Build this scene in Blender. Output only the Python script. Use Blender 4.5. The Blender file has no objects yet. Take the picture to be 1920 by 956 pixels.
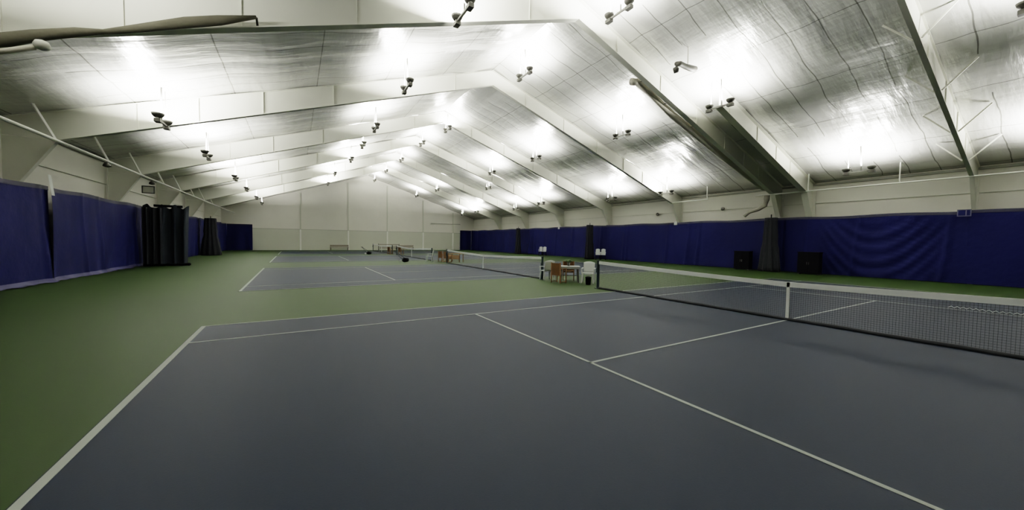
import bpy, bmesh, math, random
from mathutils import Vector, Matrix, noise
random.seed(7)
S = bpy.context.scene
COL = S.collection
PI = math.pi

# ------------------------------------------------------------------ materials
def mat(name, color, rough=0.6, metal=0.0, spec=0.5, bump=None, vary=None, alpha=None, emit=None):
    m = bpy.data.materials.new(name); m.use_nodes = True
    nt = m.node_tree; b = nt.nodes['Principled BSDF']
    b.inputs['Base Color'].default_value = (*color, 1)
    b.inputs['Roughness'].default_value = rough
    b.inputs['Metallic'].default_value = metal
    b.inputs['Specular IOR Level'].default_value = spec
    geo = None
    if bump or vary:
        geo = nt.nodes.new('ShaderNodeNewGeometry')
    if vary:                                             # (scale, amount)
        n = nt.nodes.new('ShaderNodeTexNoise'); n.inputs['Scale'].default_value = vary[0]
        n.inputs['Detail'].default_value = 5
        nt.links.new(geo.outputs['Position'], n.inputs['Vector'])
        mx = nt.nodes.new('ShaderNodeMix'); mx.data_type = 'RGBA'
        a = vary[1]
        mx.inputs[6].default_value = (*[c*(1-a) for c in color], 1)
        mx.inputs[7].default_value = (*[min(1, c*(1+a)) for c in color], 1)
        nt.links.new(n.outputs['Fac'], mx.inputs[0])
        nt.links.new(mx.outputs[2], b.inputs['Base Color'])
    if bump:                                             # (scale, strength, distance)
        n2 = nt.nodes.new('ShaderNodeTexNoise'); n2.inputs['Scale'].default_value = bump[0]
        n2.inputs['Detail'].default_value = 4
        nt.links.new(geo.outputs['Position'], n2.inputs['Vector'])
        bp = nt.nodes.new('ShaderNodeBump'); bp.inputs['Strength'].default_value = bump[1]
        bp.inputs['Distance'].default_value = bump[2]
        nt.links.new(n2.outputs['Fac'], bp.inputs['Height'])
        nt.links.new(bp.outputs['Normal'], b.inputs['Normal'])
    if alpha is not None:
        b.inputs['Alpha'].default_value = alpha
    if emit:
        b.inputs['Emission Color'].default_value = (*emit[0], 1)
        b.inputs['Emission Strength'].default_value = emit[1]
    return m

M = {}
M['green'] = mat('green_court_paint', (.017, .032, .006), .6, spec=.16, vary=(.35, .12), bump=(60, .15, .004))
M['blue'] = mat('blue_court_paint', (.0042, .0090, .0185), .6, spec=.16, vary=(.3, .10), bump=(60, .15, .004))
M['line'] = mat('white_line_paint', (.28, .30, .27), .7, vary=(3, .06))
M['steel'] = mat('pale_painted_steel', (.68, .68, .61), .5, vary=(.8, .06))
M['steel_grey'] = mat('grey_painted_steel', (.36, .36, .32), .6, vary=(.8, .06))  # darker grey steel of the wall trims
M['white_metal'] = mat('white_enamel', (.85, .85, .80), .4, vary=(2, .03))
M['wall'] = mat('off_white_wall_liner', (.76, .745, .68), .7, vary=(.5, .06), bump=(1.2, .35, .05))
M['dado'] = mat('grey_green_wall_liner', (.60, .61, .53), .7, vary=(.5, .05), bump=(1.2, .2, .03))
M['curtain'] = mat('dark_blue_vinyl', (.0055, .0075, .046), .65, spec=.12, vary=(.5, .25), bump=(2.2, .5, .05))
M['hem'] = mat('dusty_blue_hem', (.022, .022, .065), .7, vary=(2, .3))
M['tophem'] = mat('dark_hem', (.010, .010, .028), .6, vary=(2, .2))
M['divider'] = mat('black_green_net_cloth', (.0025, .004, .007), .85, vary=(2, .4), bump=(6, .5, .03))
M['dividergreen'] = mat('dark_teal_net_cloth', (.006, .011, .018), .85, vary=(1.5, .4), bump=(6, .5, .03))
M['black'] = mat('black_plastic', (.0016, .0016, .003), .8, spec=.1, vary=(3, .3))
M['darkgrey'] = mat('dark_grey_metal', (.09, .088, .075), .5, vary=(4, .3))
M['greymetal'] = mat('mid_grey_metal', (.30, .30, .27), .5, vary=(4, .3))
M['post'] = mat('dark_green_post_paint', (.010, .022, .028), .4, vary=(4, .2))
M['band'] = mat('white_net_band', (.88, .90, .88), .8, vary=(4, .05))
M['cord'] = mat('black_cord', (.006, .008, .010), .8, vary=(4, .2))
M['wood'] = mat('brown_stained_wood', (.20, .105, .045), .6, vary=(6, .3))
M['woodlight'] = mat('light_brown_wood', (.34, .22, .12), .6, vary=(6, .25))
M['browncloth'] = mat('brown_canvas', (.085, .042, .010), .9, vary=(5, .2))
M['resin'] = mat('white_resin', (.62, .64, .62), .5, vary=(4, .05))
M['leaf'] = mat('green_leaf', (.05, .09, .03), .6, vary=(8, .3))
M['duct'] = mat('dull_grey_brown_cloth', (.40, .385, .33), .8, vary=(2, .25), bump=(5, .5, .04))
M['roll'] = mat('dark_olive_netting', (.10, .095, .07), .9, vary=(2, .25), bump=(5, .5, .04))
M['bench'] = mat('grey_brown_bench', (.20, .18, .15), .7, vary=(3, .2))

def net_material(name, cell, cord, color=(.006, .009, .012)):
    m = bpy.data.materials.new(name); m.use_nodes = True
    nt = m.node_tree; b = nt.nodes['Principled BSDF']
    b.inputs['Base Color'].default_value = (*color, 1); b.inputs['Roughness'].default_value = .9
    g = nt.nodes.new('ShaderNodeNewGeometry'); sp = nt.nodes.new('ShaderNodeSeparateXYZ')
    nt.links.new(g.outputs['Position'], sp.inputs[0])
    outs = []
    for ax in ('Y', 'Z'):
        d = nt.nodes.new('ShaderNodeMath'); d.operation = 'DIVIDE'; d.inputs[1].default_value = cell
        f = nt.nodes.new('ShaderNodeMath'); f.operation = 'FRACT'
        l = nt.nodes.new('ShaderNodeMath'); l.operation = 'LESS_THAN'; l.inputs[1].default_value = cord/cell
        nt.links.new(sp.outputs[ax], d.inputs[0]); nt.links.new(d.outputs[0], f.inputs[0])
        nt.links.new(f.outputs[0], l.inputs[0]); outs.append(l)
    mx = nt.nodes.new('ShaderNodeMath'); mx.operation = 'MAXIMUM'
    nt.links.new(outs[0].outputs[0], mx.inputs[0]); nt.links.new(outs[1].outputs[0], mx.inputs[1])
    nt.links.new(mx.outputs[0], b.inputs['Alpha'])
    return m
M['net'] = net_material('black_tennis_netting', .045, .0032)

def ceiling_material():
    m = bpy.data.materials.new('silvery_white_insulation_liner'); m.use_nodes = True
    nt = m.node_tree; L = nt.links; b = nt.nodes['Principled BSDF']
    b.inputs['Roughness'].default_value = .26; b.inputs['Metallic'].default_value = .3
    b.inputs['Specular IOR Level'].default_value = .6
    g = nt.nodes.new('ShaderNodeNewGeometry'); sp = nt.nodes.new('ShaderNodeSeparateXYZ')
    L.new(g.outputs['Position'], sp.inputs[0])
    def math_(op, a, bb=None, c=None):
        n = nt.nodes.new('ShaderNodeMath'); n.operation = op
        for i, v in enumerate((a, bb, c)):
            if v is None: continue
            if isinstance(v, (int, float)): n.inputs[i].default_value = v
            else: L.new(v, n.inputs[i])
        return n.outputs[0]
    # distortion of the seams
    nz = nt.nodes.new('ShaderNodeTexNoise'); nz.inputs['Scale'].default_value = .45; nz.inputs['Detail'].default_value = 2
    L.new(g.outputs['Position'], nz.inputs['Vector'])
    wob = math_('MULTIPLY', math_('SUBTRACT', nz.outputs['Fac'], .5), .35)
    yy = math_('ADD', sp.outputs['Y'], wob)
    fy = math_('ABSOLUTE', math_('SUBTRACT', math_('FRACT', math_('DIVIDE', math_('SUBTRACT', yy, .8), 1.07)), .5))
    seam_y = math_('GREATER_THAN', fy, .482)            # narrow seam between two rolls of liner
    xx = math_('ABSOLUTE', math_('SUBTRACT', sp.outputs['X'], 11.9))
    fx = math_('ABSOLUTE', math_('SUBTRACT', math_('FRACT', math_('DIVIDE', xx, 3.1)), .5))
    seam_x = math_('GREATER_THAN', fx, .4945)
    # seams fade in and out
    n3 = nt.nodes.new('ShaderNodeTexNoise'); n3.inputs['Scale'].default_value = .22; n3.inputs['Detail'].default_value = 1
    L.new(g.outputs['Position'], n3.inputs['Vector'])
    vis = math_('MULTIPLY', math_('GREATER_THAN', n3.outputs['Fac'], .44), .75)
    seam = math_('MINIMUM', math_('ADD', math_('MULTIPLY', seam_y, vis), math_('MULTIPLY', seam_x, .7)), 1.0)
    n1 = nt.nodes.new('ShaderNodeTexNoise'); n1.inputs['Scale'].default_value = .3; n1.inputs['Detail'].default_value = 4
    L.new(g.outputs['Position'], n1.inputs['Vector'])
    mx = nt.nodes.new('ShaderNodeMix'); mx.data_type = 'RGBA'
    mx.inputs[6].default_value = (.60, .60, .57, 1); mx.inputs[7].default_value = (.76, .76, .73, 1)
    L.new(n1.outputs['Fac'], mx.inputs[0])
    m2 = nt.nodes.new('ShaderNodeMix'); m2.data_type = 'RGBA'
    L.new(seam, m2.inputs[0]); L.new(mx.outputs[2], m2.inputs[6]); m2.inputs[7].default_value = (.16, .16, .14, 1)
    L.new(m2.outputs[2], b.inputs['Base Color'])
    # creases running down the slope, finer wrinkles across
    mp = nt.nodes.new('ShaderNodeMapping'); mp.inputs['Scale'].default_value = (.8, 4.5, 1.0)
    L.new(g.outputs['Position'], mp.inputs['Vector'])
    nb = nt.nodes.new('ShaderNodeTexNoise'); nb.inputs['Scale'].default_value = .9; nb.inputs['Detail'].default_value = 4
    L.new(mp.outputs[0], nb.inputs['Vector'])
    mp2 = nt.nodes.new('ShaderNodeMapping'); mp2.inputs['Scale'].default_value = (2.4, .5, 1.0)
    L.new(g.outputs['Position'], mp2.inputs['Vector'])
    nb2 = nt.nodes.new('ShaderNodeTexNoise'); nb2.inputs['Scale'].default_value = 1.2; nb2.inputs['Detail'].default_value = 5
    L.new(mp2.outputs[0], nb2.inputs['Vector'])
    h = math_('ADD', nb.outputs['Fac'], math_('MULTIPLY', nb2.outputs['Fac'], .7))
    bp = nt.nodes.new('ShaderNodeBump'); bp.inputs['Strength'].default_value = .38; bp.inputs['Distance'].default_value = .09
    L.new(h, bp.inputs['Height']); L.new(bp.outputs['Normal'], b.inputs['Normal'])
    return m
M['ceiling'] = ceiling_material()

# ------------------------------------------------------------------ mesh helpers
class MB:
    def __init__(s): s.bm = bmesh.new()
    def box(s, c, d, rz=0.0, mtx=None):
        r = bmesh.ops.create_cube(s.bm, size=1.0)
        T = Matrix.Translation(Vector(c)) @ Matrix.Rotation(rz, 4, 'Z') @ Matrix.Diagonal((d[0], d[1], d[2], 1))
        if mtx: T = mtx @ T
        bmesh.ops.transform(s.bm, matrix=T, verts=r['verts']); return s
    def bar(s, a, b, w, h=None):
        a, b = Vector(a), Vector(b); d = b-a; L = d.length
        if L < 1e-6: return s
        q = d.to_track_quat('X', 'Z').to_matrix().to_4x4()
        r = bmesh.ops.create_cube(s.bm, size=1.0)
        T = Matrix.Translation((a+b)/2) @ q @ Matrix.Diagonal((L, w, h or w, 1))
        bmesh.ops.transform(s.bm, matrix=T, verts=r['verts']); return s
    def tube(s, pts, rad, n=10, cap=True):
        pts = [Vector(p) for p in pts]
        if not hasattr(rad, '__len__'): rad = [rad]*len(pts)
        rings = []
        for i, p in enumerate(pts):
            t = (pts[min(i+1, len(pts)-1)]-pts[max(i-1, 0)]).normalized()
            up = Vector((0, 0, 1)) if abs(t.z) < .95 else Vector((1, 0, 0))
            u = t.cross(up).normalized(); v = t.cross(u)
            rings.append([s.bm.verts.new(p+(u*math.cos(2*PI*k/n)+v*math.sin(2*PI*k/n))*rad[i]) for k in range(n)])
        for i in range(len(rings)-1):
            for k in range(n):
                s.bm.faces.new((rings[i][k], rings[i][(k+1) % n], rings[i+1][(k+1) % n], rings[i+1][k]))
        if cap: s.bm.faces.new(rings[0]); s.bm.faces.new(rings[-1])
        return s
    def lathe(s, prof, c=(0, 0, 0), n=20, f=None):
        rings = []
        for r, z in prof:
            rg = []
            for k in range(n):
                a = 2*PI*k/n; rr = r*(f(a, z) if f else 1)
                rg.append(s.bm.verts.new((c[0]+rr*math.cos(a), c[1]+rr*math.sin(a), c[2]+z)))
            rings.append(rg)
        for i in range(len(rings)-1):
            for k in range(n):
                s.bm.faces.new((rings[i][k], rings[i][(k+1) % n], rings[i+1][(k+1) % n], rings[i+1][k]))
        s.bm.faces.new(rings[0]); s.bm.faces.new(rings[-1]); return s
    def prism_y(s, poly, y0, y1):                        # polygon in XZ extruded along Y
        a = [s.bm.verts.new((x, y0, z)) for x, z in poly]; b = [s.bm.verts.new((x, y1, z)) for x, z in poly]
        s.bm.faces.new(a); s.bm.faces.new(b[::-1])
        for i in range(len(poly)):
            j = (i+1) % len(poly); s.bm.faces.new((a[i], a[j], b[j], b[i]))
        return s
    def grid(s, fn, nu, nv):
        V = [[s.bm.verts.new(fn(i/nu, j/nv)) for j in range(nv+1)] for i in range(nu+1)]
        for i in range(nu):
            for j in range(nv): s.bm.faces.new((V[i][j], V[i+1][j], V[i+1][j+1], V[i][j+1]))
        return s
    def build(s, name, m, parent=None, smooth=False, kind=None):
        bmesh.ops.recalc_face_normals(s.bm, faces=s.bm.faces)
        me = bpy.data.meshes.new(name); s.bm.to_mesh(me); s.bm.free()
        if smooth:
            for p in me.polygons: p.use_smooth = True
        me.materials.append(m)
        o = bpy.data.objects.new(name, me); COL.objects.link(o)
        if parent: o.parent = parent
        if kind: o['kind'] = kind
        return o

def tag(o, label, cat, group=None):
    o['label'] = label; o['category'] = cat
    if group: o['group'] = group
    return o
def thing(name, label, cat, loc=(0, 0, 0), rz=0, group=None):
    o = bpy.data.objects.new(name, None); COL.objects.link(o)
    o.location = loc; o.rotation_euler = (0, 0, rz); o.empty_display_size = .2
    return tag(o, label, cat, group)
def dup(root, loc, rz, label, group=None):
    r = root.copy(); COL.objects.link(r); r.location = loc; r.rotation_euler = (0, 0, rz)
    r['label'] = label
    if group: r['group'] = group
    for ch in list(root.children):
        c = ch.copy(); COL.objects.link(c); c.parent = r
        for g in list(ch.children):
            d = g.copy(); COL.objects.link(d); d.parent = c
    return r

# ------------------------------------------------------------------ dimensions
XL, XR, YB, YF, XRIDGE = -7.0, 30.8, -14.0, 58.8, 11.9
def ceil_z(x): return 12.1-.33*abs(x-XRIDGE)
NETX = 11.885
COURTS = [0.0, 16.55, 33.0, 48.0]

# ------------------------------------------------------------------ room shell
MB().box(((XL+XR)/2, (YB+YF)/2, -.1), (XR-XL+.4, YF-YB+.4, .2)).build('floor', M['green'], kind='structure')

def ceil_pt(side):
    def f(u, v):
        x = XRIDGE + side*u*((XR+.1-XRIDGE) if side > 0 else (XRIDGE-XL+.1))
        y = YB + v*(YF-YB)
        d = abs(x-XRIDGE)
        sag = .07*math.sin(PI*((d/3.1) % 1.0))**2
        roll = .035*abs(math.sin(PI*(y-.8)/1.07))
        n = noise.noise(Vector((x*.35, y*.9, 3.1)))*.05
        edge = min(1, (1-u)*10)
        return (x, y, ceil_z(x)-(sag+roll*.8+n)*edge*(0.4+0.6*min(1, u*12)))
    return f
for side in (-1, 1):
    MB().grid(ceil_pt(side), 61, 400).build('ceiling', M['ceiling'], smooth=True, kind='structure')

def wall_yz(name, x, y0, y1, z1, m, t=.1):
    return MB().box((x, (y0+y1)/2, z1/2), (t, y1-y0, z1)).build(name, m, kind='structure')
wall_yz('wall_left', XL-.05, YB, YF, 5.9, M['wall'])
wall_yz('wall_right', XR+.05, YB, YF, 5.9, M['wall'])
gable = [(XL, 0), (XR, 0), (XR, ceil_z(XR)), (XRIDGE, 12.1), (XL, ceil_z(XL))]
def gable_part(z0, z1, y0, y1, name, m, poly=None):
    return MB().prism_y(poly, y0, y1).build(name, m, kind='structure')
gable_part(0, 0, YF, YF+.1, 'wall_back', M['wall'], gable)
gable_part(0, 0, YB-.1, YB, 'wall_front', M['wall'], gable)
MB().prism_y([(XL, 0), (XR, 0), (XR, 3.1), (XL, 3.1)], YF-.06, YF-.002).build('wall_back_dado', M['dado'], kind='structure')
MB().box((XRIDGE, YF-.07, 3.12), (XR-XL, .05, .05)).build('trim_1', M['steel_grey'], kind='structure')
for i, x in enumerate((2.35, 8.9, 14.9, 21.0, 26.6)):
    MB().box((x, YF-.10, 1.55), (.22, .1, 3.1)).build('trim_%d' % (i+2), M['white_metal'], kind='structure')
    zc = ceil_z(x)-.4
    MB().box((x, YF-.06, (3.15+zc)/2), (.16, .06, zc-3.15)).build('trim_%d' % (i+7), M['dado'], kind='structure')
for i, (x0, x1, z) in enumerate(((22.4, 28.0, 4.75),)):
    MB().box(((x0+x1)/2, YF-.08, z), (x1-x0, .06, .1)).build('trim_12', M['steel_grey'], kind='structure')
# liner seams / girts on the side walls above the curtains
k = 13
for x, s in ((XL, 1), (XR, -1)):
    MB().box((x+s*.03, (YB+YF)/2, 4.55), (.05, YF-YB, .03)).build('trim_%d' % k, M['dado'], kind='structure'); k += 1
    MB().box((x+s*.06, (YB+YF)/2, ceil_z(x)-.12), (.10, YF-YB, .12)).build('trim_%d' % k, M['steel_grey'], kind='structure'); k += 1

# ------------------------------------------------------------------ steel roof frames
def zin(x):                                              # underside of the rafters
    t = min(1, abs(x-XRIDGE)/17.5)
    return 11.15-t*(11.15-5.2)
def frame(y, label, braces=True, flange=.30, web_mat='steel', part=False):
    root = thing('roof_frame', label, 'roof frame', (XRIDGE, y, 0), group='steel roof frames across the hall')
    def P(pts): return [(x-XRIDGE, z) for x, z in pts]
    for s in ((1,) if part else (-1, 1)):
        wx = 18.82                                       # outside edge offset
        kx, kz = 17.5, 5.2
        X = lambda d: XRIDGE+s*d
        # rafter: web + lower flange + upper flange
        b = MB()
        d0 = 7.7 if part else 0
        zb0, zt0 = 11.15-d0/kx*(11.15-kz), 12.0-d0*.33
        b.prism_y([(s*d0, zb0), (s*kx, kz), (s*wx, kz+.02), (s*wx, ceil_z(X(wx))-.1), (s*d0, zt0)], -.012, .012)
        b.bar((s*d0, 0, zb0), (s*kx, 0, kz), flange, .03)
        b.bar((s*d0, 0, zt0), (s*wx, 0, ceil_z(X(wx))-.1), flange, .02)
        for d in (2.4, 5.5, 8.6, 11.4, 13.6, 15.4):       # stiffener plates
            if d < d0: continue
            zt = ceil_z(X(d))-.12; zb = 11.15-d/kx*(11.15-kz)
            b.box((s*d, 0, (zt+zb)/2), (.02, .10, zt-zb))
        b.build('rafter', M[web_mat], root)
        # tapered column
        c = MB()
        c.prism_y([(s*wx, 0), (s*18.52, 0), (s*18.50, 3.45), (s*kx, kz), (s*wx, kz)], -.012, .012)
        c.box((s*18.52, 0, 1.72), (.03, flange, 3.45))
        c.prism_y([(s*18.53, 3.45), (s*18.50, 3.45), (s*(kx-.03), kz), (s*kx, kz)], -flange/2, flange/2)
        c.box((s*wx-s*.02, 0, 2.7), (.03, flange, 5.4))
        c.build('column', M['steel'], root)
        if braces:
            for d in (15.9, 13.4, 10.4, 7.4):
                zb = 11.15-d/kx*(11.15-kz)
                for q in (-1, 1):
                    zt = ceil_z(X(d))-.12
                    MB().bar((s*d, q*.10, zb+.03), (s*(d+.05), q*(zt-zb)*.95, zt), .05).build('flange_brace', M['steel'], root)
    return root
frame(-.4, 'steel roof frame at the upper right, nearest one, with pairs of slanting braces', True, .15)
frame(6.25, 'short half roof beam at right, just in front of the frame with the rolled grey net', False, .34, part=True)
frame(8.0, 'nearest full-width roof frame ahead, rolled netting hanging along it', False, .28)
ORD = ['next steel roof frame beyond the one with rolled netting', 'second roof frame beyond the one with rolled netting',
       'third roof frame beyond the one with rolled netting', 'fourth roof frame beyond the one with rolled netting',
       'last roof frame in front of the far end wall']
for i, y in enumerate((15.6, 23.8, 31.8, 39.8, 47.8)):
    frame(y, ORD[i]+', pale tapered steel', False, .20)

# eave pipes and their hangers
t = thing('eave_pipe', 'long white pipe running along the left wall below the roof edge', 'pipe', (-5.5, 0, 5.13))
MB().tube([(0, -10, 0), (0, 58.5, 0)], .055, 10).build('pipe', M['white_metal'], t, True)
for y in (11.6, 15.2, 19.4, 23.4, 27.4, 31.4, 35.4, 39.4, 43.4):
    MB().bar((0, y, 0), (-.35, y-.4, ceil_z(-5.85)-5.13-.02), .06).build('hanger', M['white_metal'], t)
t = thing('eave_pipe', 'long thin white pipe running along the right wall above the blue curtains', 'pipe', (29.3, 0, 5.20))
MB().tube([(0, -10, 0), (0, 9, .02)], .04, 10).build('pipe', M['white_metal'], t, True)
for y in (-6, 2.0, 6.0):
    MB().bar((0, y, 0), (.02, y, ceil_z(29.3)-5.20-.02), .05).build('hanger', M['white_metal'], t)
t = thing('eave_pipe', 'short white pipe on the right wall near the third right column', 'pipe', (29.3, 0, 5.28))
MB().tube([(0, 12.4, 0), (0, 15.9, 0)], .04, 10).build('pipe', M['white_metal'], t, True)
MB().bar((0, 12.5, 0), (0, 12.5, ceil_z(29.3)-5.30), .05).build('hanger', M['white_metal'], t)

# ------------------------------------------------------------------ tennis courts
CN = ['nearest court, large blue surface with white lines in the foreground', 'second blue tennis court, beyond the near one',
      'third blue tennis court, a thin strip farther back', 'farthest blue tennis court, in front of the end wall']
for i, yc in enumerate(COURTS):
    t = thing('tennis_court', CN[i], 'tennis court', (0, yc, 0), group='blue tennis courts side by side')
    MB().box((NETX, 0, .002), (23.77, 10.97, .004)).build('playing_surface', M['blue'], t)
    zl = .006; w = .05
    def ln(name, x0, y0, x1, y1, ww=w):
        MB().box(((x0+x1)/2, (y0+y1)/2, zl), (abs(x1-x0)+ww, abs(y1-y0)+ww, .003)).build(name, M['line'], t)
    ln('baseline', .05, -5.435, .05, 5.435, .075)
    ln('baseline', 23.72, -5.435, 23.72, 5.435, .075)
    for s in (-1, 1):
        ln('doubles_sideline', .05, s*5.455, 23.72, s*5.455)
        ln('singles_sideline', .05, s*4.085, 23.72, s*4.085)
        xx = NETX+s*6.40
        ln('service_line', xx, -4.085, xx, 4.085)
    ln('center_service_line', NETX-6.4, 0, NETX+6.4, 0)

NN = ['tennis net of the nearest court, running out of frame at right', 'tennis net of the second court with white center strap',
      'tennis net of the third court, seen end on in the distance', 'tennis net of the farthest court by the end wall']
for i, yc in enumerate(COURTS):
    t = thing('tennis_net', NN[i], 'tennis net', (NETX, yc, 0), group='tennis nets across the courts')
    H = 6.4
    def top(y): return .914+(1.07-.914)*(abs(y)/H)**1.25
    def f(u, v):
        y = -H+u*2*H; return (0.02*math.sin(y*2.1)*(1-v)*.3, y, .03+v*(top(y)-.04-.03))
    MB().grid(f, 48, 4).build('netting', M['net'], t)
    b = MB()
    for k in range(48):
        y0 = -H+k*2*H/48; y1 = y0+2*H/48
        b.bar((0, y0, top(y0)-.045), (0, y1+.005, top(y1)-.045), .03, .12)
    b.build('headband', M['band'], t)
    b = MB(); b.tube([(.02*math.sin(k*1.3)*.6, -H+k*2*H/24, .03+.006*math.sin(k*2.)) for k in range(25)], 0.042, 8)
    b.build('bottom_cord', M['cord'], t, True)
    MB().box((0, 0, .455), (.03, .065, .91)).build('center_strap', M['band'], t)
    for s in (-1, 1):
        p = MB().lathe([(.052, 0), (.052, 1.06), (.058, 1.06), (.058, 1.10), (.03, 1.115)], (0, s*H, 0), 14)
        p.box((-.05, s*(H+.01), .72), (.07, .05, .16)); p.box((0, s*H, .01), (.18, .18, .02))
        p.build('post', M['post'], t)
    if i == 0:                                            # lacing stitches seen below the band at the right
        b = MB()
        b.tube([(-.012, -2.5-k*.035, .745+.004*math.sin(k*.3)+(.014 if k % 2 else -.014)) for k in range(110)], .005, 4)
        b.build('lacing', M['band'], t)

# ------------------------------------------------------------------ blue wall curtains
CH = 3.63
def curtain_yz(x, y0, y1, inward, label, seed, swag=None, amp=.05, hem=False, group='blue curtains along the walls'):
    t = thing('wall_curtain', label, 'curtain', (x, (y0+y1)/2, 0), group=group)
    L = y1-y0
    ns = max(20, int(L*14))
    def disp(y, v):
        f = .35+.65*(1-v)
        d = amp*f*math.sin(y*1.9+seed+1.6*math.sin(y*.7+seed))
        d += amp*.5*f*math.sin(y*5.3+seed*2.1+.5*math.sin(v*3))*(.5+.5*math.sin(y*.9+seed))
        d += .07*noise.noise(Vector((y*.8, v*1.5, seed)))
        # a few sharp folds
        for q in range(3):
            yy = (math.sin(seed*3.7+q*2.3)*.42)*L
            d += .11*math.exp(-((y-yy-(1-v)*.3)/.12)**2)*f
        if swag:
            c, wd = swag
            uu = (y-c)/wd
            if abs(uu) < 1.25:
                ph = v*CH - 1.9*uu*uu
                d += .045*math.sin(2*PI*ph/.75+1.2*math.sin(uu*2.2+.6))*max(0, 1-(abs(uu)/1.25)**4)*min(1, (1-v)*4)
        return d
    def f(u, v):
        y = -L/2+u*L
        zt = CH+.03*math.sin(y*1.3+seed)
        return (inward*(.02+disp(y, v)), y, .02+v*(zt-.02))
    MB().grid(f, ns, 18).build('cloth', M['curtain'], t, True)
    def h(u, v):
        y = -L/2+u*L
        zt = CH+.03*math.sin(y*1.3+seed)
        return (inward*(.035+disp(y, .97)), y, zt-.14+v*.15)
    MB().grid(h, ns, 1).build('top_hem', M['tophem'], t, True)
    if hem:
        def g(u, v):
            y = -L/2+u*L; a = .10+.14*abs(noise.noise(Vector((y*1.1, seed, 0))))+.05*math.sin(y*3)
            return (inward*(disp(y, 0)+.03+v*a), y, .16*(1-v)**2+.012+.03*abs(math.sin(y*4))*v)
        MB().grid(g, ns, 4).build('bottom_hem', M['hem'], t, True)
    return t
LBL = ['outermost blue curtain on the left wall, nearest the camera', 'long blue curtain on the left wall at the left edge of the view',
       'left blue curtain ending at the dark green gathered net', 'left blue curtain between the two gathered divider nets',
       'left blue curtain beyond the farther divider net', 'short far blue curtain on the left wall reaching the end wall']
for i, (a, b) in enumerate(((-6, 8.0), (8.02, 16.9), (16.92, 26.0), (26.02, 41.9), (41.92, 50), (50.02, 58.3))):
    curtain_yz(-6.36-.07*(i % 2), a, b+.2, 1, LBL[i], i*1.7+.4, hem=(i in (0, 1, 2)))
LBR = ['blue curtain on the right wall cut off by the right edge of the view', 'blue right wall curtain sagging in U-shaped swags beside the dark cabinet',
       'blue right wall curtain just beyond the nearest gathered black net', 'blue right wall curtain behind the white chairs near the net post',
       'blue right wall curtain behind the farther white chairs', 'blue right wall curtain just before the third gathered net',
       'last blue curtain on the right wall toward the end wall']
for i, (a, b) in enumerate(((-12, -.45), (-.43, 7.6), (7.62, 15.6), (15.62, 23.8), (23.82, 31.8), (31.82, 39.8), (39.82, 58.2))):
    curtain_yz(30.18+.07*(i % 2), a, b+.18, -1, LBR[i], i*2.3+1.1, swag=(-.7, 2.3) if i == 1 else None, amp=.045)
# returns on the far wall
for x0, x1, lab in ((-6.36, -3.5, 'blue curtain return on the end wall at the left corner'), (27.9, 30.1, 'blue curtain return on the end wall at the right corner')):
    t = thing('wall_curtain', lab, 'curtain', ((x0+x1)/2, YF-.35, 0), group='blue curtains along the walls')
    L = x1-x0
    MB().grid(lambda u, v: (-L/2+u*L, .05*math.sin(u*L*4)*(1.2-v), .02+v*CH), 40, 8).build('cloth', M['curtain'], t, True)
    MB().grid(lambda u, v: (-L/2+u*L, -.03+.05*math.sin(u*L*4)*.2, CH-.12+v*.14), 40, 1).build('top_hem', M['tophem'], t, True)

# ------------------------------------------------------------------ gathered divider nets
def bundle(x, y, label, top_r, bot_r, mname, stretch=(1, 1), h=3.62, seed=0):
    t = thing('divider_net', label, 'divider net', (x, y, 0), group='gathered divider nets at the walls')
    prof = []
    for k in range(15):
        v = k/14; r = top_r+(bot_r-top_r)*(1-v)**1.4
        if abs(v-.55) < .08: r *= .92
        prof.append((r, .03+v*h))
    b = MB().lathe(prof, n=72, f=lambda a, z: 1+.16*math.sin(a*9+seed+z*.3)+.07*math.sin(a*17+seed*2+z))
    o = b.build('net_cloth', M[mname], t, True)
    o.scale = (stretch[0], stretch[1], 1)
    w = MB().tube([(bot_r*stretch[0]*1.05*math.cos(a*PI/12), bot_r*stretch[1]*1.05*math.sin(a*PI/12), .05) for a in range(25)], .05, 8)
    w.build('weight_chain', M['black'], t, True)
    MB().tube([(0, 0, h-.05), (0, 0, h+.25)], .03, 8).build('hanging_cord', M['black'], t, True)
    return t
bundle(29.45, 8.05, 'black gathered divider net bundle at the right wall beside the dark cabinets', .22, .42, 'divider', (1, 1.45), seed=1)
bundle(28.75, 24.95, 'tall dark divider net bundle behind the pair of white chairs on the right', .30, .46, 'divider', (1, 1), seed=2)
bundle(29.1, 40.0, 'distant dark divider net bundle farthest along the right wall', .24, .42, 'divider', (1, 1), seed=3)
bundle(-5.50, 42.0, 'black cone-shaped divider net bundle farthest along the left wall', .40, .72, 'divider', (1, 1), seed=4)
# the partly spread dark green net on the left
t = thing('divider_net', 'wide dark green divider net partly spread from the left wall', 'divider net', (-5.35, 26.0, 0), group='gathered divider nets at the walls')
def f(u, v):
    x = -.80+u*2.1-(.12*(1-v) if u > .9 else 0)
    return (x, .30*math.sin(u*2*PI*4+.4*math.sin(v*3))*(.55+.45*(1-v))+.1*math.sin(v*4+u*9), .14+v*(3.5+.12*math.sin(u*20)))
MB().grid(f, 120, 16).build('net_cloth', M['dividergreen'], t, True)
MB().grid(lambda u, v: (-.78+u*.9, -.33+.15*math.sin(u*2*PI*3), .14+v*3.38), 40, 8).build('folded_edge', M['divider'], t, True)
MB().tube([(-.78+k*.14, .1*math.sin(k*1.9)-.2, .09) for k in range(16)], .085, 8).build('weight_roll', M['black'], t, True)
MB().bar((-.3, -.1, 3.66), (1.0, -.05, 3.66), .10, .14).build('track_bar', M['black'], t)

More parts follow.
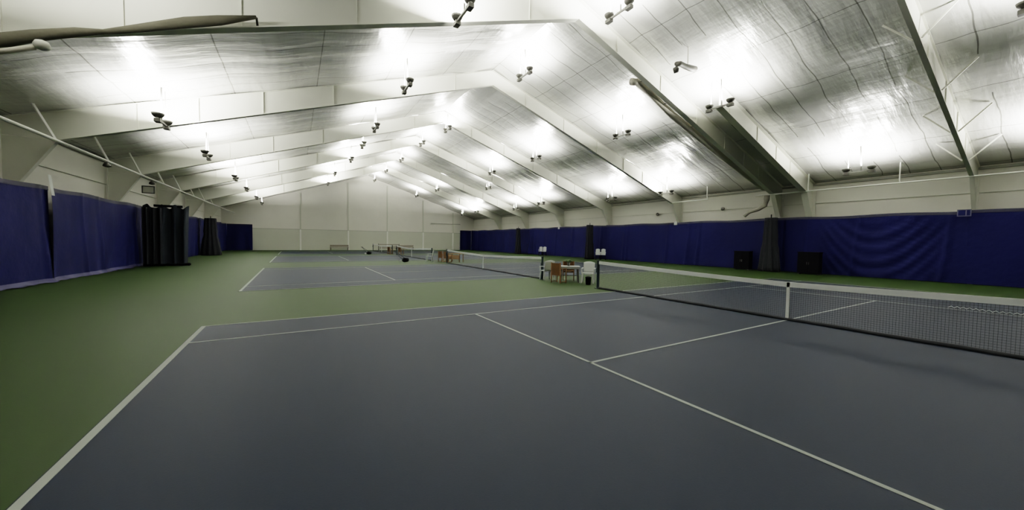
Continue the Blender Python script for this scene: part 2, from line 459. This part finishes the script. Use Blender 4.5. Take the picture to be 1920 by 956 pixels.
# divider nets rolled up under the paired roof frames
pts = [(15.9, 8.5, 9.72), (16.3, 8.5, 9.80), (17.3, 8.5, 9.50), (18.2, 8.5, 9.10), (19.1, 8.5, 8.74), (20.5, 8.5, 8.30), (22.1, 8.5, 7.80), (24.5, 8.5, 7.08), (27, 8.5, 6.36), (29.2, 8.45, 5.70)]
t = tag(MB().tube(pts, [.17, .18, .17, .16, .18, .20, .21, .22, .22, .2], 14).build('rolled_net', M['duct'], None, True),
        'long sagging roll of grey netting under the right half of the nearest full-width roof frame', 'rolled net')
for q in (1, 3, 5, 7, 8, 9):
    x_, y_, z_ = pts[q]
    MB().bar((x_, y_-.02, z_), (x_, 8.02, zin(x_)+.02), .05, .02).build('strap', M['darkgrey'], t)
pts = [(29.45, 8.35, 5.25), (29.50, 8.40, 4.9), (29.48, 8.5, 4.55), (29.50, 8.9, 4.28), (29.50, 9.5, 4.12), (29.52, 9.8, 3.85)]
tag(MB().tube(pts, [.16, .17, .17, .13, .12, .11], 12).build('bent_duct', M['duct'], None, True),
    'bent grey duct elbow on the right wall above the black net bundle', 'duct')
pts = [(-5.2, 7.6, 5.05), (-3.29, 7.6, 5.72), (-2.9, 7.6, 5.92), (-2.3, 7.6, 6.17), (-1.9, 7.6, 6.30), (-1.44, 7.6, 6.50), (-.52, 7.6, 6.93), (.1, 7.6, 7.18), (.85, 7.6, 7.50)]
rl = tag(MB().tube(pts, [.13, .13, .11, .09, .05, .08, .12, .11, .04], 12).build('rolled_net', M['roll'], None, True),
    'dark sagging roll of netting under the left half of the nearest full-width roof frame', 'rolled net')
for q in (1, 3, 6, 8):
    x_, y_, z_ = pts[q]
    MB().bar((x_, y_+.02, z_), (x_, 7.98, zin(x_)+.01), .05, .02).build('strap', M['darkgrey'], rl)
t = thing('hanging_pipe', 'grey pipe with a pale round end at the upper left edge of the view', 'pipe', (0, 6.95, 0))
MB().tube([(-5.6, 0, 4.20), (-3.0, 0, 5.30), (-2.65, 0, 5.47)], .05, 10).build('pipe', M['duct'], t, True)
MB().lathe([(.02, -.1), (.09, -.07), (.12, 0), (.09, .07), (.02, .1)], (-2.56, 0, 5.53), 14).build('round_end', M['steel'], t, True)
pts = [(15.82, 6., 9.18), (15.78, 6., 9.35), (15.85, 6., 9.55), (16.05, 6., 9.62), (16.4, 6., 9.6), (16.8, 6., 9.62), (17.15, 6., 9.66)]
t = thing('heater_pipe', 'short hooked grey pipe hanging under the ceiling right of the ridge', 'pipe', (0, 0, 0))
MB().tube(pts, [.10, .12, .12, .11, .11, .13, .13], 12).build('pipe', M['darkgrey'], t, True)
MB().bar((16.6, 6, 9.65), (16.6, 6, ceil_z(16.6)-.03), .03).build('hanger', M['white_metal'], t)

# ------------------------------------------------------------------ indirect light fixtures
def make_fixture(drop):
    t = thing('uplight_fixture', '', 'ceiling light', (0, 0, 0), group='indirect uplights hanging from the ceiling')
    MB().tube([(0, -.10, .05), (0, -.04, drop-.03)], .028, 8).build('rod', M['white_metal'], t, True)
    MB().tube([(0, .42, .04), (0, .42, drop-.03)], .012, 8).build('cable', M['white_metal'], t, True)
    MB().box((0, .0, .0), (.07, 1.25, .06)).build('tray', M['greymetal'], t)
    for s in (-1, 1):
        bl = MB().lathe([(.04, .0), (.11, .03), (.165, .10), (.185, .17), (.18, .17), (.155, .105), (.10, .045), (.03, .02)], (0, s*.50, .03), 18)
        o = bl.build('bowl', M['darkgrey'], t, True)
        MB().box((.0, s*.50, -.06), (.17, .26, .12)).build('ballast', M['darkgrey'], o)
    return t
rows = {}
FIX = []   # (x, y, dz, row, column)
def addrow(r, lst): 
    for x, y in lst: FIX.append((x, y, r))
addrow(0, [(-2.4, 5.0), (6.2, 6.7), (12.35, 6.1), (19.1, 5.95), (27.1, 3.05)])
addrow(1, [(-2.5, 14.2), (6.15, 13.1), (12.2, 12.5), (19.0, 11.9), (27.0, 14.5)])
addrow(2, [(-2.3, 20.8), (6.1, 20.4), (12.2, 23.8), (18.6, 20.6), (26.9, 20.2)])
addrow(3, [(-2.1, 29.6), (6.1, 25.4), (11.9, 29.6), (18.6, 28.3), (25.9, 30.0)])
addrow(4, [(-2.1, 36.8), (6.0, 31.2), (12.0, 37.6), (20.8, 33.3), (26.4, 36.4)])
addrow(5, [(-2.0, 45.2), (5.3, 38.5), (12.0, 45.6), (18.4, 44.0), (25.7, 46.8)])
addrow(6, [(-2.0, 52.8), (5.2, 46.5), (12.1, 54.2), (18.2, 53.0), (25.9, 52.6)])
addrow(7, [(27.0, -3.2), (19.0, -3.0), (12.2, -3.0), (6.0, -2.6), (-2.4, -2.6)])
RN = ['nearest row', 'second row', 'third row', 'fourth row', 'fifth row', 'sixth row', 'farthest row', 'extra']
CNm = ['by the left wall', 'left of the ridge', 'under the ridge', 'right of the ridge', 'by the right wall']
proto = None
DROP = 1.35
WARM = (1.0, .985, .93)
cnt = {}
for x, y, r in FIX:
    c = cnt.get(r, 0); cnt[r] = c+1
    if r < 7: lab = 'hanging uplight fixture %s, in the %s of ceiling lights' % (CNm[c], RN[r])
    else: lab = ['hanging uplight near the right wall, nearest of all ceiling lights', 'hanging uplight right of the ridge, outside the frame overhead', 'hanging uplight under the ridge, outside the frame overhead', 'hanging uplight left of the ridge, outside the frame overhead', 'hanging uplight by the left wall, outside the frame overhead'][c]
    z = ceil_z(x)-DROP
    if proto is None:
        proto = make_fixture(DROP); proto.location = (x, y, z); proto['label'] = lab; o = proto
    else: o = dup(proto, (x, y, z), 0, lab)
    pw = 1.0 if (r < 7 or x > 25) else .45
    for s in (-1, 1):
        ld = bpy.data.lights.new('uplight_lamp', 'AREA'); ld.shape = 'DISK'; ld.size = .30
        ld.energy = 200*pw; ld.color = WARM
        lo = bpy.data.objects.new('uplight_lamp', ld); COL.objects.link(lo)
        lo.parent = o; lo.location = (0, s*.5, .26); lo.rotation_euler = (PI, 0, 0)

# ------------------------------------------------------------------ courtside furniture
def make_directors_chair():
    t = thing('folding_chair', '', 'chair', group='brown wooden courtside chairs')
    for sx in (-1, 1):
        for sy in (-1, 1):
            MB().bar((sx*.25, sy*.20, 0), (sx*.25, sy*.20, .62 if sy > 0 else .90), .04).build('leg', M['wood'], t)
        MB().box((sx*.25, 0, .63), (.055, .46, .03)).build('armrest', M['wood'], t)
        MB().bar((sx*.25, -.2, .06), (sx*.25, .2, .06), .03).build('stretcher', M['wood'], t)
    MB().grid(lambda u, v: (-.25+.5*u, -.2+.4*v, .46-.03*math.sin(PI*u)), 8, 4).build('seat', M['browncloth'], t, True)
    MB().grid(lambda u, v: (-.26+.52*u, -.215-.02*math.sin(PI*u), .34+v*.54), 8, 4).build('backrest', M['browncloth'], t, True)
    return t
def make_resin_chair(legmat='resin'):
    t = thing('patio_chair', '', 'chair', group='white plastic courtside chairs')
    for sx in (-1, 1):
        for sy in (-1, 1):
            MB().bar((sx*.26, sy*.24, 0), (sx*.22, sy*.20, .44), .045).build('leg', M[legmat], t)
        a = MB(); a.bar((sx*.27, -.24, .66), (sx*.27, .22, .64), .06, .03); a.bar((sx*.27, .20, .64), (sx*.25, .22, .42), .04); a.build('armrest', M['resin'], t)
    MB().box((0, 0, .44), (.48, .46, .04)).build('seat', M['resin'], t)
    b = MB().grid(lambda u, v: (-.25+.5*u, -.22-.10*v-.03*math.sin(PI*u), .44+v*(.46+.05*math.sin(PI*u))), 10, 5)
    o = b.build('backrest', M['resin'], t, True)
    sm = o.modifiers.new('thickness', 'SOLIDIFY'); sm.thickness = .025
    return t
# camera-facing direction angle: right of view ~ (.857,-.515); toward camera ~ (-.66,-.75)
fc = make_directors_chair()
fc['label'] = 'brown canvas folding chair at the left end of the white courtside table'; fc.location = (11.70, 8.64, 0); fc.rotation_euler = (0, 0, math.radians(-78))
dup(fc, (12.85, 9.35, 0), math.radians(140), 'brown wooden chair behind the white courtside table between the nets')
pc = make_resin_chair()
pc['label'] = 'white plastic chair at the right end of the table, beside the black bin'; pc.location = (12.84, 7.98, 0); pc.rotation_euler = (0, 0, math.radians(130))
dup(pc, (11.95, 9.85, 0), math.radians(-10), 'white plastic chair partly hidden behind the brown canvas chair')
t = thing('patio_table', 'small white courtside table with dark legs between the two nearest nets', 'table', (12.38, 8.72, 0), math.radians(-36))
MB().box((0, 0, .70), (.92, .62, .045)).build('tabletop', M['resin'], t)
MB().box((0, 0, .64), (.84, .54, .07)).build('apron', M['resin'], t)
for sx in (-1, 1):
    for sy in (-1, 1):
        MB().bar((sx*.40, sy*.25, 0), (sx*.37, sy*.23, .64), .045).build('leg', M['darkgrey'], t)
MB().bar((-.38, 0, .3), (.38, 0, .3), .03).build('stretcher', M['darkgrey'], t)
t = thing('potted_plant', 'small green plant in a dark pot on the white courtside table', 'plant', (12.36, 8.76, .7235))
MB().lathe([(.045, 0), (.06, .01), (.075, .16), (.065, .16)], n=14).build('pot', M['darkgrey'], t, True)
b = MB()
for k in range(26):
    a = k*2.4; l = .14+.07*random.random(); el = .4+.8*random.random()
    tip = Vector((math.cos(a)*l*math.cos(el), math.sin(a)*l*math.cos(el), .15+l*math.sin(el)))
    b.tube([(0, 0, .14), (tip.x*.5, tip.y*.5, .15+(tip.z-.15)*.7), tip], [.006, .035, .004], 5)
b.build('foliage', M['leaf'], t, True)
t = thing('waste_bin', 'black round bin on the floor right of the white courtside table', 'bin', (12.42, 7.52, 0))
MB().lathe([(.10, 0), (.105, .01), (.125, .30), (.135, .30), (.135, .33), (.12, .33)], n=20).build('body', M['black'], t, True)
MB().lathe([(.12, .325), (.09, .35), (.02, .36)], n=20).build('lid', M['black'], t, True)
# white strip (towel cart) behind
# furniture between second and third courts
dup(fc, (12.2, 24.9, 0), math.radians(-75), 'brown wooden chair between the second and third nets, left one')
dup(fc, (12.3, 23.9, 0), math.radians(-75), 'brown wooden chair between the second and third nets, right one')
dup(pc, (11.35, 25.6, 0), math.radians(60), 'white plastic chair by the third net post beside brown chairs')
t = thing('wood_table', 'light brown wooden table between the second and third nets', 'table', (13.3, 24.6, 0), math.radians(-60))
MB().box((0, 0, .70), (1.3, .6, .04)).build('tabletop', M['woodlight'], t)
MB().box((0, -.25, .4), (1.2, .03, .35)).build('apron', M['woodlight'], t)
for sx in (-1, 1):
    for sy in (-1, 1): MB().bar((sx*.58, sy*.25, 0), (sx*.58, sy*.25, .68), .05).build('leg', M['wood'], t)
# furniture between third and fourth courts
dup(fc, (11.5, 41.0, 0), math.radians(-75), 'brown chair in the distance between the third and fourth nets')
dup(fc, (12.6, 40.2, 0), math.radians(-75), 'distant brown chair just right of the third net post')
def bench(name, label, cat, loc, rz, w, h, m1, m2, back=True, group=None):
    t = thing(name, label, cat, loc, rz, group)
    MB().box((0, 0, .44), (w, .42, .05)).build('seat', M[m1], t)
    for sx in (-1, 1):
        MB().box((sx*(w/2-.1), 0, .22), (.08, .40, .44)).build('leg', M[m2], t)
    if back:
        b = MB()
        for q in range(3): b.box((0, .22, .58+q*(h-.6)/2.4), (w, .03, .09))
        b.build('backrest', M[m1], t)
        for sx in (-1, 1): MB().box((sx*(w/2-.04), .22, h/2), (.07, .07, h)).build('back_post', M[m2], t)
    return t
bench('bench', 'dark framed bench with pale slats near the far end wall', 'bench', (13.6, 51.5, 0), math.radians(-12), 3.0, 1.15, 'bench', 'darkgrey')
bench('bench', 'low pale grey bench against the end wall, left of center', 'bench', (7.55, 57.9, 0), 0, 2.6, .85, 'bench', 'bench')
bench('bench', 'low bench against the end wall behind the farthest net', 'bench', (17.8, 57.9, 0), 0, 2.6, .85, 'bench', 'bench')
# court rollers (dark drum with slanting handle)
def make_roller():
    t = thing('court_roller', '', 'court roller', group='court drying rollers on the floor')
    MB().lathe([(.05, -.26), (.17, -.25), (.17, .25), (.05, .26)], n=20).build('drum', M['black'], t, True).matrix_local = Matrix.Translation((0, 0, .175)) @ Matrix.Rotation(PI/2, 4, 'Y')
    h = MB()
    h.tube([(-.28, 0, .175), (-.28, .35, .40), (-.12, .60, .60), (-.05, .95, .86)], .02, 8)
    h.tube([(.28, 0, .175), (.28, .35, .40), (.12, .60, .60), (.05, .95, .86)], .02, 8)
    h.build('handle', M['post'], t, True)
    MB().bar((-.18, .95, .86), (.18, .95, .86), .035).build('grip', M['black'], t)
    MB().lathe([(.10, -.02), (.10, .02)], n=16).build('wheel', M['resin'], t).matrix_local = Matrix.Translation((-.34, .28, .10)) @ Matrix.Rotation(PI/2, 4, 'Y')
    return t
cr = make_roller(); cr['label'] = 'black court roller with slanted handle between second and third courts'; cr.location = (9.3, 25.4, 0); cr.rotation_euler = (0, 0, math.radians(50))
dup(cr, (9.2, 41.6, 0), math.radians(50), 'distant black court roller between third and fourth courts')
# white chairs in front of the right wall curtains
c2 = make_resin_chair('black'); 
for o in list(c2.children):
    if o.name.startswith('seat'): o.scale = (1, 1, 1)
c2['label'] = 'white backed chair by the near divider bundle at right, left of the pair'; c2['group'] = 'white backed chairs by the right curtains'
c2.location = (28.55, 23.45, 0); c2.rotation_euler = (0, 0, math.radians(138)); c2.scale = (.85, .85, 1.2)
for x, y, lab in ((28.95, 23.1, 'white backed chair by the near divider bundle at right, right of the pair'),
                  (29.15, 34.5, 'left of two distant white chairs by the blue right curtain'),
                  (29.25, 33.8, 'right of two distant white chairs by the blue right curtain')):
    n = dup(c2, (x, y, 0), math.radians(132), lab)
# dark cabinets either side of the black net bundle
def cabinet(loc, rz, w, h, label):
    t = thing('storage_cabinet', label, 'cabinet', loc, rz, 'black cabinets by the right wall')
    MB().box((0, 0, h/2+.03), (w, .5, h-.06)).build('body', M['black'], t)
    MB().box((0, 0, h), (w+.06, .56, .04)).build('top', M['black'], t)
    for s in (-1, 1):
        d = MB().box((s*w/4, -.26, h/2), (w/2-.03, .025, h-.16)).build('door', M['black'], t)
        MB().box((s*.05, -.285, h/2), (.02, .025, .16)).build('handle', M['darkgrey'], d)
    for sx in (-1, 1): MB().box((sx*(w/2-.06), 0, .03), (.08, .44, .06)).build('foot', M['darkgrey'], t)
cabinet((29.25, 9.65, 0), math.radians(-90), 1.0, 1.32, 'black cabinet left of the black net bundle at the right wall')
cabinet((29.3, 5.75, 0), math.radians(-90), 1.1, 1.38, 'black square cabinet right of the black net bundle at the right wall')

# signs and wall fittings
t = thing('court_sign', 'small pale court sign at the top of the blue curtain at right', 'sign', (29.93, -.16, 3.52))
MB().box((0, 0, 0), (.03, .44, .34)).build('plate', M['curtain'], t)
b = MB()
for y, z, dy, dz in ((0, .15, .44, .035), (0, -.15, .44, .045), (.205, 0, .035, .34), (-.205, 0, .035, .34), (-.06, 0, .035, .30)):
    b.box((-.022, y, z), (.012, dy, dz))
b.build('lettering', mat('faded_grey_letters', (.07, .07, .10), .7, vary=(3, .1)), t)
t = thing('wall_tag', 'white strap hanging over the top of the left blue curtain', 'strap', (-6.08, 16.2, 3.62))
MB().grid(lambda u, v: (.02+.05*(1-v), -.10+.2*u+.08*(1-v), -.35+v*.75), 3, 6).build('strap', M['resin'], t, True)
for x, y, lab in ((29.95, 15.6, 'tiny white tag over the curtain at the third right column'), (29.95, 31.8, 'distant white tag over the curtain on the right wall')):
    tag(MB().box((x, y, 3.55), (.02, .3, .3)).build('wall_tag', M['resin']), lab, 'tag')
t = thing('exit_box', 'small grey framed box high on the second left column', 'box', (-5.75, 25.5, 4.55), 0)
MB().box((0, 0, 0), (.5, .12, .38)).build('body', M['steel'], t)
b = MB()
for x, z, dx, dz in ((0, .2, .56, .05), (0, -.2, .56, .05), (-.26, 0, .05, .4), (.26, 0, .05, .4)): b.box((x, -.07, z), (dx, .03, dz))
b.build('frame', M['darkgrey'], t)
for x, y, z, lab in ((30.72, 12.0, 4.6, 'small dark round speaker on the right wall above the curtains'),
                     (30.72, 18.0, 4.5, 'second small dark round speaker farther along the right wall')):
    o = MB().lathe([(.03, 0), (.13, .02), (.15, .08), (.10, .10)], n=16).build('wall_speaker', M['darkgrey'], None, True)
    o.matrix_world = Matrix.Translation((x, y, z)) @ Matrix.Rotation(-PI/2, 4, 'Y'); tag(o, lab, 'speaker')
# vents / boxes on the left
for (x, y, z, lab) in ((-5.5, 19.2, 4.93, 'dark bracket lamp under the white pipe on the left wall'), (-5.5, 25.1, 4.90, 'small dark wall lamp farther along under the white left pipe')):
    t = thing('bracket_lamp', lab, 'lamp', (x, y, z))
    MB().lathe([(.05, .12), (.12, .06), (.14, -.04), (.05, -.08)], n=14).build('shade', M['darkgrey'], t, True)
    MB().bar((0, 0, .08), (0, 0, 5.10-z), .03).build('bracket', M['darkgrey'], t)

# ------------------------------------------------------------------ world, camera
w = bpy.data.worlds.new('World'); S.world = w; w.use_nodes = True
w.node_tree.nodes['Background'].inputs[0].default_value = (.03, .03, .03, 1)
w.node_tree.nodes['Background'].inputs[1].default_value = .2
cam = bpy.data.cameras.new('Camera'); co = bpy.data.objects.new('Camera', cam); COL.objects.link(co)
yaw, pit, rol = -.541, -.039, .014
d = Vector((-math.sin(yaw)*math.cos(pit), math.cos(yaw)*math.cos(pit), math.sin(pit)))
r = Vector((math.cos(yaw), math.sin(yaw), 0)); u = r.cross(d)
c_, s_ = math.cos(rol), math.sin(rol)
r, u = c_*r+s_*u, -s_*r+c_*u
mw = Matrix((r, u, -d)).transposed().to_4x4(); mw.translation = (1.663, -4.007, 1.830)
co.matrix_world = mw
cam.sensor_width = 36; cam.lens = 36*676.5/1920; cam.clip_end = 300
S.camera = co
S.view_settings.view_transform = 'Filmic'; S.view_settings.look = 'High Contrast'
S.view_settings.exposure = 0.0
S.cycles.use_denoising = True
S.cycles.max_bounces = 8; S.cycles.diffuse_bounces = 5; S.cycles.transparent_max_bounces = 16
S.cycles.sample_clamp_indirect = 6
S.cycles.use_light_tree = True
